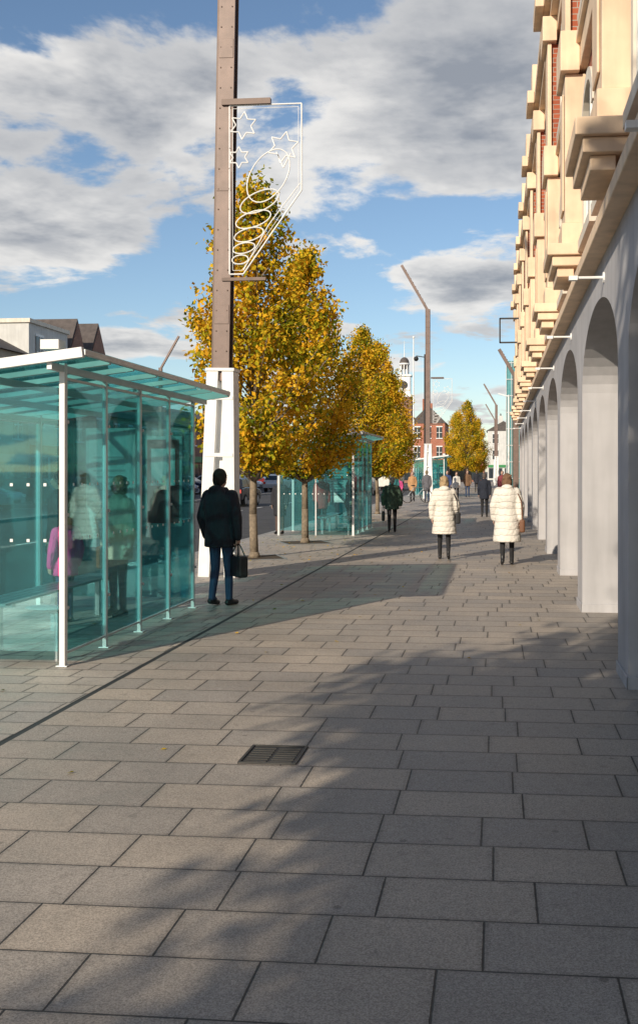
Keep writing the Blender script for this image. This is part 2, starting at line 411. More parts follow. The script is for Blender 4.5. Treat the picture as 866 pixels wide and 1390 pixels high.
for k in range(kmin,kmax):
    ya=C0+k*BAY+CL; yb=C0+(k+1)*BAY; cy=(ya+yb)/2
    b.box(1.06,1.42,ya,yb,ZL+.243,6.448,0); b.box(1.06,1.42,ya,yb,6.803,8.718,0)
    for (z0,z1) in((4.35,5.5),(7.0,7.95)):
        for c in (cy-.85,cy+.85):
            hw=.55
            arc=[(c+hw*math.cos(math.pi*i/14),z1+hw*.75*math.sin(math.pi*i/14)) for i in range(15)]
            w.prism([(c-hw,z0),(c+hw,z0)]+arc,'x',1.03,1.058)
            for i in range(14):
                t0=math.pi*i/14;t1=math.pi*(i+1)/14
                q=[(c+r*math.cos(t),z1+r*.75*math.sin(t)) for r,t in((hw,t0),(hw+.16,t0),(hw+.16,t1),(hw,t1))]
                fr.prism(q,'x',.965,1.058,0)
            fr.box(.98,1.058,c-hw-.12,c-hw,z0,z1,0); fr.box(.98,1.058,c+hw,c+hw+.12,z0,z1,0)
            fr.box(.93,1.058,c-hw-.2,c+hw+.2,z0-.12,z0-.003,0)
            fr.box(1.005,1.028,c-.03,c+.03,z0,z1+hw*.7,1)
            fr.box(1.005,1.028,c-hw,c-.033,z1-.03,z1+.03,1); fr.box(1.005,1.028,c+.033,c+hw,z1-.03,z1+.03,1)
            fr.box(1.005,1.028,c-hw,c-hw+.05,z0,z1-.033,1); fr.box(1.005,1.028,c+hw-.05,c+hw,z0,z1-.033,1)
b.build('brick_panels',bld,[M['brick']])
w.build('upper_windows',bld,[M['win']])
fr.build('window_surrounds',bld,[M['cream2'],M['white']])
b=MB()
for i in range(22):
    y=Yn+.5+i*2.165
    b.box(4.45,4.597,y-.06,y+.06,0,3.2,1)
b.box(4.40,4.597,Yn,Yf,3.2,3.5,2); b.box(4.42,4.597,Yn,Yf,.003,.35,1)
b.box(4.52,4.54,Yn,Yf,.35,3.2,0)
b.build('shop_fronts',bld,[M['wing'],M['alu'],M['green']])
for k in range(kmin,kmax):
    cy=C0+k*BAY+CL+1.8
    p=empty('pendant_lamp',(2.3,cy,0))
    q=MB(); q.cyl((0,0,3.56),(0,0,2.95),.012,.012,6,0); q.cyl((0,0,2.95),(0,0,2.86),.03,.10,14,0)
    q.cyl((0,0,2.86),(0,0,2.80),.20,.22,18,0); q.sph((0,0,2.79),.19,.19,.13,n=16,mi=1)
    q.build('bowl',p,[M['black'],M['lampglass']],smooth=True)
for k in range(kmin,kmax):
    y=9.85+k*BAY
    p=empty('facade_spotlight',(0,y,0)); q=MB(); q.cyl((1.0,0,3.5),(.72,0,3.5),.014,.014,8,0); q.box(.67,.75,-.035,.035,3.475,3.515,0); q.cyl((1.0,0,3.5),(.985,0,3.5),.05,.05,10,0); q.build('arm',p,[M['white']])
p=empty('projecting_sign_frame',(0,41,0)); q=MB()
for a_,c_ in(((1.0,0,7.7),(.1,0,7.7)),((1.0,0,6.75),(.1,0,6.75)),((.1,0,7.72),(.1,0,6.73))): q.beam(a_,c_,.06,.06)
q.build('frame',p,[M['black']])
# ------------------------------------------------------------ generic buildings
def building(name,x0,x1,y0,y1,h,wall,roof=None,rh=1.8,ridge='y',storeys=2,face='x',winw=1.0,pitch=2.6,shop=True,trim=None,chim=True):
    e=empty(name); b=MB()
    b.box(x0,x1,y0,y1,-.12,h,0)
    if roof:
        if ridge=='y': xm=(x0+x1)/2; b.prism([(x0-.25,h+.003),(x1+.25,h+.003),(xm,h+rh)],'y',y0-.1,y1+.1,1)
        else: ym=(y0+y1)/2; b.prism([(y0-.2,h+.003),(y1+.2,h+.003),(ym,h+rh)],'x',x0-.1,x1-.05,1); b.prism([(y0,h+.003),(y1,h+.003),(ym,h+rh-.25)],'x',x1-.04,x1+.001,0)
        if chim:
            xm=(x0+x1)/2; 
            for yy in (y0+.6,y1-1.4):
                b.box(xm-.9,xm-.1,yy,yy+.8,h,h+rh+1.0,0)
                for q in(.2,.6): b.cyl((xm-.5,yy+q,h+rh+1.0),(xm-.5,yy+q,h+rh+1.4),.12,.1,8,1)
    else:
        b.box(x0-.12,x1+.12,y0-.12,y1+.12,h+.003,h+.25,2)
    b.build('walls_and_roof',e,[wall,roof or M['slate'],trim or M['cream2']])
    g=MB()
    def panel(u0,u1,z0,z1,mi,d0,d1):
        if face=='x': g.box(x1+d0,x1+d1,u0,u1,z0,z1,mi)
        elif face=='-x': g.box(x0-d1,x0-d0,u0,u1,z0,z1,mi)
        else: g.box(u0,u1,y0-d1,y0-d0,z0,z1,mi)
    L0,L1=(y0,y1) if face in('x','-x') else (x0,x1)
    n=max(1,int((L1-L0)/pitch)); sh=h/storeys
    for s in range(storeys):
        for i in range(n):
            c=L0+(i+.5)*(L1-L0)/n
            if s==0 and shop:
                panel(c-(L1-L0)/n*.42,c+(L1-L0)/n*.42,.3,sh*.72,1,.02,.05)
            else:
                z0=s*sh+sh*.25; z1=s*sh+sh*.8
                panel(c-winw/2,c+winw/2,z0,z1,1,.02,.05)
                panel(c-winw/2-.08,c+winw/2+.08,z0-.12,z0-.003,0,.003,.14); panel(c-winw/2-.06,c+winw/2+.06,z1+.003,z1+.15,0,.003,.07)
                panel(c-.03,c+.03,z0,z1,0,.052,.075); panel(c-winw/2,c+winw/2,(z0+z1)/2-.03,(z0+z1)/2+.03,0,.077,.09)
    if shop: panel(L0+.1,L1-.1,sh*.76,sh*.92,2,.003,.12)
    g.build('windows',e,[M['white'],M['win'],random.choice([M['green'],M['red'],M['cream2'],M['black'],mat('blue_fascia',(.04,.08,.25),.5)])])
    return e
building('slate_roof_house',-38,-28,34,59.5,8.6,M['buff'],M['slate'],2.7,'y',3)
building('white_rendered_building',-38,-28,59.6,65.2,10.6,M['render'],None,0,'y',3)
building('gabled_brick_building',-38,-28,65.3,68.6,8.8,M['brick2'],M['slate'],3.1,'x',3,chim=False)
building('gabled_brick_building',-38,-28,68.7,72.5,8.8,M['brick2'],M['slate'],3.3,'x',3,chim=False)
building('terrace_building',-38,-28,-10,33.8,8.0,M['brick2'],M['slate'],1.5,'y',3)
building('terrace_building',-38,-28,72.6,92,5.6,M['buff'],M['slate'],1.5,'y',2)
building('terrace_building',-38,-28,92.1,118,6.5,M['brick2'],M['slate'],1.5,'y',2)
building('terrace_building',-38,-28,118.1,150,6,M['render'],M['slate'],1.5,'y',2)
building('terrace_building',-40,-24,175,190,8,M['brick2'],M['slate'],2,'y',3,face='y')
building('red_brick_building',-12.4,-7.6,150,162,8.6,brickmat('bright_brick',(.42,.13,.06),(.36,.1,.05)),M['slate'],2.6,'y',3,face='y',winw=.8,pitch=1.6)
building('red_brick_building',-23.5,-12.6,152,164,6.4,M['brick2'],M['slate'],2.0,'y',2,face='y')
building('low_brick_building',-7.4,-2.0,158,170,5.4,brickmat('brown_brick',(.33,.12,.07),(.26,.09,.05)),M['slate'],1.8,'y',2,face='y')
building('white_building',-1.8,4,190,200,9,M['render'],M['slate'],1.8,'y',3,face='y')
building('shop_terrace',2.2,14,48,90,8,M['brick2'],M['slate'],1.4,'y',2,face='-x')
building('shop_terrace',2.6,14,90.2,150,7.2,M['render'],M['slate'],1.4,'y',2,face='-x')
e=empty('glass_fronted_building'); b=MB(); b.box(.75,2.1,88,89.8,-.1,11,0)
for i in range(8): b.box(.7,2.15,87.92,87.99,1+i*1.4,1.07+i*1.4,1)
for i in range(4): b.box(.72+i*.45,.77+i*.45,87.9,87.98,0,11,1)
b.build('curtain_wall',e,[mat('teal_curtain_glass',(.12,.32,.33),.15,.2),M['alu']])
e=empty('town_hall_clock_tower',(-18.0,200,0)); b=MB()
b.box(-1.5,1.5,-1.5,1.5,0,16,1); b.box(-1.7,1.7,-1.7,1.7,16,16.4,0); b.box(-1.2,1.2,-1.2,1.2,16.4,20,0); b.box(-1.45,1.45,-1.45,1.45,20,20.3,0)
b.cyl((0,-1.2,18.3),(0,-1.28,18.3),.75,.75,20,2)
for i in range(8):
    t_=2*math.pi*i/8; b.cyl((.8*math.cos(t_),.8*math.sin(t_),20.3),(.8*math.cos(t_),.8*math.sin(t_),22.3),.12,.12,8,0)
b.cyl((0,0,22.3),(0,0,22.6),1.05,1.05,16,0); b.sph((0,0,22.6),.95,.95,1.2,n=16,mi=3); b.cyl((0,0,23.7),(0,0,27),.1,.03,8,0)
b.build('tower',e,[M['white'],M['brick2'],M['black'],M['slate']])
e=empty('flagpole',(-8.1,100,0)); b=MB(); b.cyl((0,0,0),(0,0,14.6),.09,.05,8); b.sph((0,0,14.65),.12); b.build('pole',e,[M['white']])
# ------------------------------------------------------------ bus shelter
def shelter(y,name='bus_shelter',x=-3.70,panelposter=True):
    e=empty(name,(x,y,0)); L=3.78; W=1.95
    f=MB(); ys=[0,.945,1.89,2.835,L]
    f.box(-.025,.025,-.03,.03,0,2.60,0)
    for q in ys[1:]: f.box(-.02,.02,q-.018,q+.018,0,2.58,1)
    f.box(-W-.03,-W+.03,-.03,.03,0,2.36,1); f.box(-W-.03,-W+.03,L-.03,L+.03,0,2.36,1); f.box(-W-.03,-W+.03,L/2-.03,L/2+.03,0,2.36,1)
    f.box(-W*.5-.018,-W*.5+.018,-.02,.02,0,2.48,1)
    zf=lambda xx: 2.66+(xx-.3)*.125
    def P(xx,yy,dz=0): return (xx,yy,zf(xx)+dz)
    for q in (-.3,L+.56): f.beam(P(.3,q),P(-2.3,q),.05,.085,0)
    f.beam(P(.3,-.3),P(.3,L+.56),.04,.05,1); f.beam(P(-2.3,-.3),P(-2.3,L+.56),.05,.07,0)
    for q in (.35,.945,1.6,2.3,2.95,3.6): f.beam(P(.28,q,-.01),P(-2.28,q,-.01),.035,.05,1)
    for xx in (0,-.65,-1.3,-1.95): f.beam(P(xx,-.28,-.07),P(xx,L+.54,-.07),.045,.06,1)
    f.box(-.07,.09,-.30,-.16,2.69,2.77,0)
    for q0,q1 in zip(ys[:-1],ys[1:]):
        f.box(-.010,.010,q0+.03,q1-.03,.10,.12,1); f.box(-.012,.012,q0+.03,q1-.03,2.46,2.485,1)
    for q in ys:
        f.box(-.05,.05,q-.045,q+.045,.004,.014,1)
        for zz in(.5,1.3,2.1): f.cyl((-.03,q+.045,zz),(.03,q+.045,zz),.016,.016,8,1)
    f.build('frame',e,[M['white'],M['alu']],bevel=.003)
    g=MB()
    for q0,q1 in zip(ys[:-1],ys[1:]): g.box(-.005,.005,q0+.035,q1-.03,.13,2.455,0)
    for yy in(0,L): g.box(-W+.04,-W/2-.03,yy-.005,yy+.005,.13,2.3,0); g.box(-W/2+.03,-.05,yy-.005,yy+.005,.13,2.4,0)
    g.box(-W-.005,-W+.005,L/2+.05,L-.04,.13,2.25,0)
    g.build('glass_panels',e,[M['teal']])
    r=MB()
    a_=[P(.28,-.28,.03),P(-2.28,-.28,.03),P(-2.28,L+.54,.03),P(.28,L+.54,.03)]
    r.add(a_+[(p[0],p[1],p[2]+.012) for p in a_],[(0,1,2,3),(4,5,6,7),(0,1,5,4),(1,2,6,5),(2,3,7,6),(3,0,4,7)])
    r.build('glass_roof',e,[M['tealroof']])
    d=MB()
    for zz in(1.08,1.56):
        for i in range(12):
            xx=-W+.14+i*.15
            if abs(xx+W/2)>.06: d.box(xx-.013,xx+.013,-.0085,-.0055,zz-.013,zz+.013)
        for q0 in ys[:-1]:
            for i in range(4):
                yy=q0+.2+i*.18
                d.box(.0055,.0085,yy-.012,yy+.012,zz-.012,zz+.012)
    d.build('white_safety_dots',e,[M['white']])
    s=MB()
    for i in range(4): s.box(-1.12+i*.095,-1.04+i*.095,.5,3.3,.44,.465,0)
    for yy in(.7,1.9,3.1):
        s.box(-.95,-.90,yy-.03,yy+.03,0,.402,0); s.box(-1.1,-.78,yy-.03,yy+.03,.405,.438,0)
    s.cyl((-.16,.25,0),(-.16,.25,.42),.028,.028,10,0); s.cyl((-.16,.25,.42),(-.24,.25,.46),.028,.028,10,0)
    s.sph((-.26,.25,.47),.19,.13,.022,n=20,mi=1)
    s.build('bench',e,[M['steel'],M['alu']])
    if panelposter:
        t=MB(); t.box(-1.30,-.68,L-.12,L-.05,.75,2.2,0); t.box(-1.26,-.72,L-.126,L-.122,.8,2.15,1)
        for i in range(12): t.box(-1.2,-.8,L-.131,L-.128,.95+i*.08,.975+i*.08,2)
        t.box(-.58,-.12,L-.06,L-.03,1.0,2.1,0); t.box(-.55,-.15,L-.066,L-.063,1.04,2.06,3); t.box(-.5,-.2,L-.072,L-.069,1.5,1.95,1)
        t.build('timetable_case',e,[M['alu'],M['white'],M['steel'],mat('poster_red',(.40,.05,.05),.4)])
    return e
shelter(8.53); shelter(26.4); shelter(66,x=-3.4); 
# ------------------------------------------------------------ street poles
def hpole(mb,z0,z1,w=.26,d=.24):
    t=.035
    mb.box(-w/2,w/2,-d/2,-d/2+t,z0,z1,1); mb.box(-w/2,w/2,d/2-t,d/2,z0,z1,0); mb.box(-.02,.02,-d/2+t+.001,d/2-t-.001,z0,z1,0)
    mb.box(-w/2-.03,-w/2-.001,-d/2+.02,d/2-.02,z0,z1,0)
    z=z0+.15
    while z<z1-.1:
        for sx in(-.085,.085): mb.cyl((sx,-d/2,z),(sx,-d/2-.012,z),.014,.012,6,0)
        z+=.32
    z=z0+.9
    while z<z1-.5:
        mb.box(-w/2+.015,w/2-.015,-d/2-.008,-d/2-.001,z,z+.30,1); z+=2.1
def street_pole(loc,H=11.6,lean=0,arm=-1,ped=True,sc=1.0,armlen=3.2,name='street_lamp'):
    e=empty(name,loc,sc=sc,ry=R(lean)); b=MB()
    z0=3.1 if ped else 0
    hpole(b,z0,H)
    if ped:
        for s in(-1,1):
            b.prism([(s*.03,3.25),(s*.215,3.25),(s*.30,0),(s*.12,0)],'y',-.17,.17,2)
        b.box(-.12,.12,-.05,.05,.3,3.1,2)
        b.box(-.23,.23,-.19,.19,3.253,3.30,2)
        for zz in(.9,1.9,2.8): b.box(-.27+zz*.02,.27-zz*.02,-.18,-.172,zz,zz+.06,2)
    d=Vector((arm*.5,0,.87)).normalized()
    p=Vector((0,0,H-.1)); q=p+d*armlen
    b.beam(p,q,.16,.2,1,up=(0,1,0)); 
    for i in range(9):
        c=p+d*(armlen*(.15+.09*i))
        b.beam(c,c+d*.17+Vector((-arm*.10,0,-.05)),.14,.04,0,up=(0,1,0))
    b.build('column',e,[M['brown'],M['brownl'],M['white']],bevel=.004); return e
street_pole((-4.40,16.07,0),12.2,lean=1.0)
street_pole((-4.15,62,0),11.4,lean=0)
street_pole((-.1,115,0),9.0,armlen=2.8); street_pole((-.3,150,0),9.0,armlen=2.8); street_pole((-20,60,0),11.2,arm=1,sc=.7,ped=False)
street_pole((.93,52,0),6.4,ped=False,armlen=1.7)
def starlight(x,y,zt,sc=1.0,dx=0):
    e=empty('star_light_decoration',(x,y,zt),sc=sc); b=MB(); r=.0105
    fr=[(0,0,0),(1.15,0,0),(1.15,0,-1.36),(.22,0,-2.66),(0,0,-2.66)]
    b.tube(fr,.013,8,0,True)
    b.tube([(.05,0,-.05),(1.10,0,-.05),(1.10,0,-1.34),(.20,0,-2.60),(.05,0,-2.60)],.004,6,0,True)
    def star(cx,cz,R_,rot=0):
        pts=[]
        for i in range(12):
            a_=math.pi*i/6+rot; rr=R_ if i%2==0 else R_*.55
            pts.append((cx+rr*math.sin(a_),0,cz+rr*math.cos(a_)))
        b.tube(pts,r,6,0,True)
    star(.22,-.32,.22,.1); star(.86,-.68,.25,.2); star(.15,-.82,.17,.0)
    def ell(cx,cz,rx,rz,rot,n=28):
        pts=[]
        for i in range(n):
            a_=2*math.pi*i/n; X=rx*math.cos(a_);Z=rz*math.sin(a_)
            pts.append((cx+X*math.cos(rot)-Z*math.sin(rot),0,cz+X*math.sin(rot)+Z*math.cos(rot)))
        b.tube(pts,r,6,0,True)
    ell(.62,-1.12,.46,.28,1.0); ell(.48,-1.52,.33,.15,.4); ell(.38,-1.80,.29,.12,.3); ell(.31,-2.04,.24,.10,.25); ell(.23,-2.25,.18,.08,.2); ell(.17,-2.43,.13,.07,.1)
    b.tube([(.75,0,-.75),(.86,0,-1.0),(.98,0,-.78)],r,6,0)
    b.tube([(.22,0,-2.60),(.45,0,-2.2),(.62,0,-1.9),(.85,0,-1.6),(1.13,0,-1.25)],r*.8,6,0)
    b.build('light_tubes',e,[M['white']])
    a=MB(); a.beam((-.12,0,.05),(.66,0,.05),.09,.09,0); a.beam((-.12,0,-2.74),(.58,0,-2.74),.05,.05,0); a.build('brackets',e,[M['brown']])
starlight(-4.20,15.95,7.44)
starlight(-3.85,61.8,7.2,1.0)
e=empty('white_lamp_post',(.75,70,0)); b=MB(); b.cyl((0,0,0),(0,0,6.8),.09,.06,10); b.beam((0,0,6.7),(-.7,0,6.9),.1,.06); b.build('post',e,[M['white']])
e=empty('cctv_post',(-4.9,70,0)); b=MB(); b.cyl((0,0,0),(0,0,9.6),.08,.06,8); b.beam((0,0,9.4),(-.6,0,9.5),.06,.06); b.sph((-.6,0,9.3),.17,n=10); b.build('post',e,[M['black']])
# ------------------------------------------------------------ trees
def tree_meshes(seed,H,Rc,z0,nb=190,nl=115,ls=1.0,tr=.085,vee=False):
    rnd=random.Random(seed); rg=np.random.RandomState(seed)
    tk=MB()
    pts=[Vector((0,0,0))]; 
    for i in range(1,9): pts.append(Vector((rnd.uniform(-.05,.05),rnd.uniform(-.05,.05),H*.93*i/8)))
    for i in range(8): tk.cyl(pts[i],pts[i+1],tr*(1-i/8.3),tr*(1-(i+1)/8.3),10)
    tk.cyl((0,0,0),(0,0,.12),tr*1.5,tr,12)
    def axis(z):
        k=min(7,max(0,int(z/(H*.93)*8))); f=z/(H*.93)*8-k; return pts[k].lerp(pts[k+1],min(1,max(0,f)))
    P=[]; 
    lob=[(rnd.uniform(0,6.28),rnd.uniform(.1,.9),rnd.uniform(.15,.38)) for _ in range(11)]
    for i in range(nb):
        t=rnd.random()**1.05; az=rnd.uniform(0,2*math.pi)
        if vee: r=Rc*min(1,(t+.02)/.22)*(1-max(0,t-.22)/.78)**.6+.08
        else: r=Rc*(min(1,(t+.04)/.2)**.5)*(1-t)**.66+.08
        if not vee:
            for (la,lt,lw) in lob:
                da=math.cos(az-la); r*=1+lw*max(0,da)**3*math.exp(-((t-lt)/.12)**2)
        r*=rnd.uniform(.68,1.10)
        zt=z0+(H-z0)*t
        base=axis(max(z0*(.97 if vee else .75),zt-r*rnd.uniform(.9,1.3)))
        tip=Vector((r*math.cos(az),r*math.sin(az),zt+rnd.uniform(-.1,.15)))
        mid=base.lerp(tip,.5)+Vector((0,0,-.08*r*(0 if vee else 1)))
        if i%2==0:
            tk.cyl(base,mid,.022*tr/.085,.014*tr/.085,5); tk.cyl(mid,tip,.014*tr/.085,.004,5)
        n=int(nl*rnd.uniform(.5,1.3)*(.45+.55*min(1,r/Rc*1.3)))
        s=rg.beta(2.2,1.1,n)[:,None]*.85+.2
        b0=np.array(base);m0=np.array(mid);t0=np.array(tip)
        pos=(1-s)**2*b0+2*s*(1-s)*m0+s**2*t0
        sig=(.07+.055*rnd.random())*ls
        pos=pos+rg.normal(0,1,(n,3))*np.array([sig,sig,sig*1.1])
        P.append(pos)
    P=np.concatenate(P); P=P[P[:,2]>z0*(.95 if vee else .8)]; n=len(P)
    u=rg.normal(0,1,(n,3)); u/=np.linalg.norm(u,axis=1)[:,None]
    v=np.cross(u,rg.normal(0,1,(n,3))); v/=np.linalg.norm(v,axis=1)[:,None]
    l=rg.uniform(.035,.066,(n,1))*ls; w=l*.64
    V=np.stack([P-u*l,P+v*w,P+u*l,P-v*w],1).reshape(-1,3)
    F=np.arange(4*n).reshape(-1,4)
    me=bpy.data.meshes.new('foliage'); me.vertices.add(4*n); me.vertices.foreach_set('co',V.ravel())
    me.loops.add(4*n); me.loops.foreach_set('vertex_index',F.ravel().astype(np.int32))
    me.polygons.add(n); me.polygons.foreach_set('loop_start',np.arange(0,4*n,4).astype(np.int32)); me.polygons.foreach_set('loop_total',np.full(n,4,dtype=np.int32))
    me.update(calc_edges=True); me.materials.append(M['leaf'])
    to=tk.build('trunk_tmp',None,[M['bark']],smooth=True); tm=to.data; bpy.data.objects.remove(to)
    return tm,me
TM=[tree_meshes(3,7.25,1.38,1.95,190,125),tree_meshes(11,6.85,1.34,1.85,190,125),tree_meshes(23,7.2,1.5,2.1,190,120),tree_meshes(31,10.4,3.1,3.9,280,140,1.75,.2,vee=True)]
def tree(i,x,y,sc=1.0,rz=0.0,pit=True,name='autumn_tree'):
    e=empty(name,(x,y,0),rz,sc)
    for nm,me in(('trunk_and_limbs',TM[i][0]),('foliage',TM[i][1])):
        o=bpy.data.objects.new(nm,me); S.collection.objects.link(o); o.parent=e
    if pit:
        b=MB(); b.box(-.5,.5,-.5,.5,.004,.012,0); b.box(-.54,-.5,-.54,.54,.004,.016,1); b.box(.5,.54,-.54,.54,.004,.016,1); b.box(-.5,.5,-.54,-.5,.004,.016,1); b.box(-.5,.5,.5,.54,.004,.016,1); b.build('tree_pit',e,[M['soil'],M['steel']])
tree(0,-4.65,19.5,1.0,.4); tree(1,-4.45,23.7,1.0,2.0)
tree(2,-4.6,34.5,.90,1.0); tree(1,-4.6,39.5,.97,3.0); tree(0,-4.7,46,.82,2.2)
tree(2,-2.9,98,1.15,.3); tree(0,-4.0,104,1.05,.3); tree(1,-2.0,104,1.0,1.3)
# larger trees behind the photographer that throw the dappled shade
tree(3,-3.66,-4.5,1.0,.5); tree(3,-4.64,-10.9,1.0,2.5)
# ------------------------------------------------------------ people
def person(name,loc,H=1.7,yaw=0.0,coat=None,clen=.75,trs=None,hair=(.03,.02,.015),bob=False,stride=0.0,phase=1,vox=.02,female=False,bag=None,sleeve_bend=0.0,puff=0.0,hood=False,lean=0.0,fine=True,hat=None,shoe=None,flare=0.0,skirt=False):
    s=H/1.715; e=empty(name,loc,yaw,s,rx=-R(lean))
    trs=trs or cloth('dark_trousers',(.02,.02,.025)); shoe=shoe or M['black']
    wf=.92 if female else 1.0
    lg=MB()
    for sd in(-1,1):
        hx=.088*sd; f=stride*(1 if sd==phase else -1)
        hip=(hx,0,.90)
        if f>=0: kn=(hx,.55*f+.01,.49); an=(hx,.85*f,.09); tl=0
        else: kn=(hx*.95,.15*f+.02,.47); an=(hx*.95,.95*f,.09+(-f)*.32); tl=-f
        r=1.0 if not female else .92
        lg.cap(hip,kn,.088*r,.060*r); lg.cap(kn,an,.060*r,.046*r)
        lg.cap((an[0],an[1]-.035,an[2]-.045+.02*tl),(an[0]+.012*sd,an[1]+.15-.03*tl,max(.032,an[2]-.055-tl*.35)),.04,.032)
        lg.sph((an[0],an[1]+.03,an[2]-.03),.042,.07,.035)
    lg.sph((0,0,.93),.165*wf,.115,.13)
    remeshed(lg,'legs_and_shoes',e,[trs,shoe],vox*.8,3,lambda c: 1 if c.z<.085+ (0.10 if c.y<-.12 and stride>0 else 0) else 0)
    c=MB(); p=.012+puff
    hem=(0,0,clen,.175*wf+p+flare,.135+p+flare)
    rings=[hem]
    for z,rx,ry in((.93,.170,.125),(1.06,.152,.112),(1.2,.165,.12),(1.32,.185,.122),(1.39,.172,.11),(1.44,.115,.085),(1.49,.072,.07)):
        if z>clen+.04: 
            fl=flare*max(0,(1.06-z))/max(.01,1.06-clen)
            rings.append((0,-.01 if z>1.1 else 0,z,rx*wf+p*(1 if z<1.42 else .4)+fl,ry+p*(1 if z<1.42 else .4)+fl))
    c.loft(rings,24)
    hands=[]
    for sd in(-1,1):
        sh=Vector((.172*sd*wf,-.01,1.375)); sw=stride*(-.5 if sd==phase else .5)
        el=Vector((.235*sd*wf+puff*sd,-.03+sw*.4,1.11)); wr=Vector((.225*sd*wf+puff*sd*1.2,.03+sw*1.1,.875))
        if sleeve_bend>0 and (sleeve_bend<2 or sd==1):
            wr=el+Vector((-.07*sd,.20,-.06)) if sleeve_bend<2 else wr
        c.cap(sh,el,.068+puff*.7,.055+puff*.7); c.cap(el,wr,.055+puff*.7,.043+puff*.5)
        hands.append((sd,wr,(wr-el).normalized()))
    if hood: c.sph((0,-.095,1.445),.12,.07,.075)
    remeshed(c,'coat',e,[coat],vox,3)
    h=MB()
    h.sph((0,0,1.605),.074,.093,.112,n=16); h.sph((0,.03,1.548),.054,.062,.06,n=14); h.cap((0,-.012,1.44),(0,-.005,1.54),.056,.05)
    h.cap((0,.088,1.612),(0,.108,1.578),.011,.016,8)
    for sd in(-1,1): h.sph((.076*sd,-.005,1.59),.012,.024,.034,n=8)
    h.cap((-.02,.092,1.545),(.02,.092,1.545),.009,.009,8)
    remeshed(h,'head',e,[M['skin']],.009 if fine else .02,2)
    ey=MB()
    for sd in(-1,1): ey.sph((.031*sd,.078,1.61),.0125,.0125,.009,n=10); ey.sph((.031*sd,.088,1.61),.0055,n=8,mi=1); ey.box(.031*sd-.016,.031*sd+.016,.082,.090,1.632,1.637,2)
    ey.box(-.022,.022,.097,.1025,1.5435,1.5475,3)
    hm=cloth(name+'_hair',hair)
    ey.build('face_features',e,[M['white'],M['black'],hm,M['red']],smooth=True)
    hr=MB(); hr.sph((0,-.018,1.63),.088,.094,.098,n=16); hr.sph((0,-.05,1.58),.08,.058,.09,n=14)
    for sd in(-1,1): hr.sph((.058*sd,-.025,1.60),.032,.05,.07,n=10)
    if bob:
        hr.sph((0,-.045,1.545),.098,.062,.075,n=14)
        for sd in(-1,1): hr.sph((.072*sd,-.01,1.555),.03,.045,.075,n=10); 
        for i in range(10): hr.sph((random.uniform(-.07,.07),random.uniform(-.1,-.04),random.uniform(1.52,1.68)),.03,n=8)
    remeshed(hr,'hair',e,[hm],.011 if fine else .022,2)
    for sd,wr,d in hands:
        q=MB(); g=bag and bag.get('side')==sd and bag.get('kind')=='hand'
        side=Vector((0,1,0)); side=(side-d*side.dot(d)).normalized(); inn=Vector((-sd,0,0)); inn=(inn-d*inn.dot(d)).normalized()
        q.cap(wr-d*.02,wr+d*.02,.027,.026,8)
        for j in range(4): q.cap(wr+d*.015+side*(.012*(j-1.5)),wr+d*.075+side*(.019*(j-1.5)),.016,.014,8)
        for j,ln in enumerate((.058,.070,.075,.066)):
            a0=wr+d*.082+side*(.0205*(j-1.5)); cu=1.15 if g else .45
            a1=a0+(d*math.cos(cu*.6)+inn*math.sin(cu*.6))*ln*.5; a2=a1+(d*math.cos(cu*1.7)+inn*math.sin(cu*1.7))*ln*.5
            q.cap(a0-d*.01,a1,.0092,.0085,7); q.cap(a1,a2,.0085,.007,7)
        b0=wr+d*.03+side*.028; b1=b0+(d*.6+side*.75+inn*.2).normalized()*.038; b2=b1+(d*.85+side*.1+inn*.5).normalized()*.03
        q.cap(b0,b1,.013,.010,8); q.cap(b1,b2,.010,.0085,8)
        remeshed(q,'hand',e,[M['skin']],.0052 if fine else .012,1)
        if g:
            z=wr+d*.10; k=MB(); bw,bh,bd=bag['size']
            ang=bag.get('ang',0); ca,sa=math.cos(ang),math.sin(ang)
            k.box(-bd/2,bd/2,-bw/2,bw/2,-.13-bh,-.13)
            k.v=[(z.x+px*ca-py*sa,z.y+px*sa+py*ca,z.z+pz) for px,py,pz in k.v]
            k.build('bag',e,[bag['mat']],bevel=.03)
            k=MB()
            for dx in(-bd*.35,bd*.35):
                pts=[(dx*(1-math.sin(math.pi*i/10)*.8),-bw*.28+bw*.56*i/10,-.135+.14*math.sin(math.pi*i/10)) for i in range(11)]
                k.tube([(z.x+px*ca-py*sa,z.y+px*sa+py*ca,z.z+pz) for px,py,pz in pts],.008,6)
            k.build('bag_handles',e,[bag['mat']])
    if bag and bag.get('kind')=='shoulder':
        sd=bag['side']; bw,bh,bd=bag['size']; x=(.27+puff)*sd*wf; k=MB(); k.box(x-bd/2,x+bd/2,-.06-bw/2,-.06+bw/2,bag['z']-bh,bag['z'])
        k.build('shoulder_bag',e,[bag['mat']],bevel=.03)
        k=MB(); xs=.15*sd*wf
        for yy,ye in((-.10-puff*.6,-.06-bw*.3),(.10+puff*.6,-.06+bw*.3)):
            k.beam((xs,yy*.2,1.455+puff),(x*.93,yy*1.35,1.2),.02,.008); k.beam((x*.93,yy*1.35,1.2),(x,ye,bag['z']),.02,.008)
        k.build('bag_strap',e,[bag['mat']])
    return e
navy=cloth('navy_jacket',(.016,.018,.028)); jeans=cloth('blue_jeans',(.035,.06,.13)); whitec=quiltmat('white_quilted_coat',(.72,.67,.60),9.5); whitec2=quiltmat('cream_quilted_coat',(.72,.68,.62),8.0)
blk=cloth('black_trousers',(.015,.015,.018)); brownb=mat('brown_leather',(.16,.07,.035),.5); blkb=mat('black_leather',(.02,.02,.022),.4)
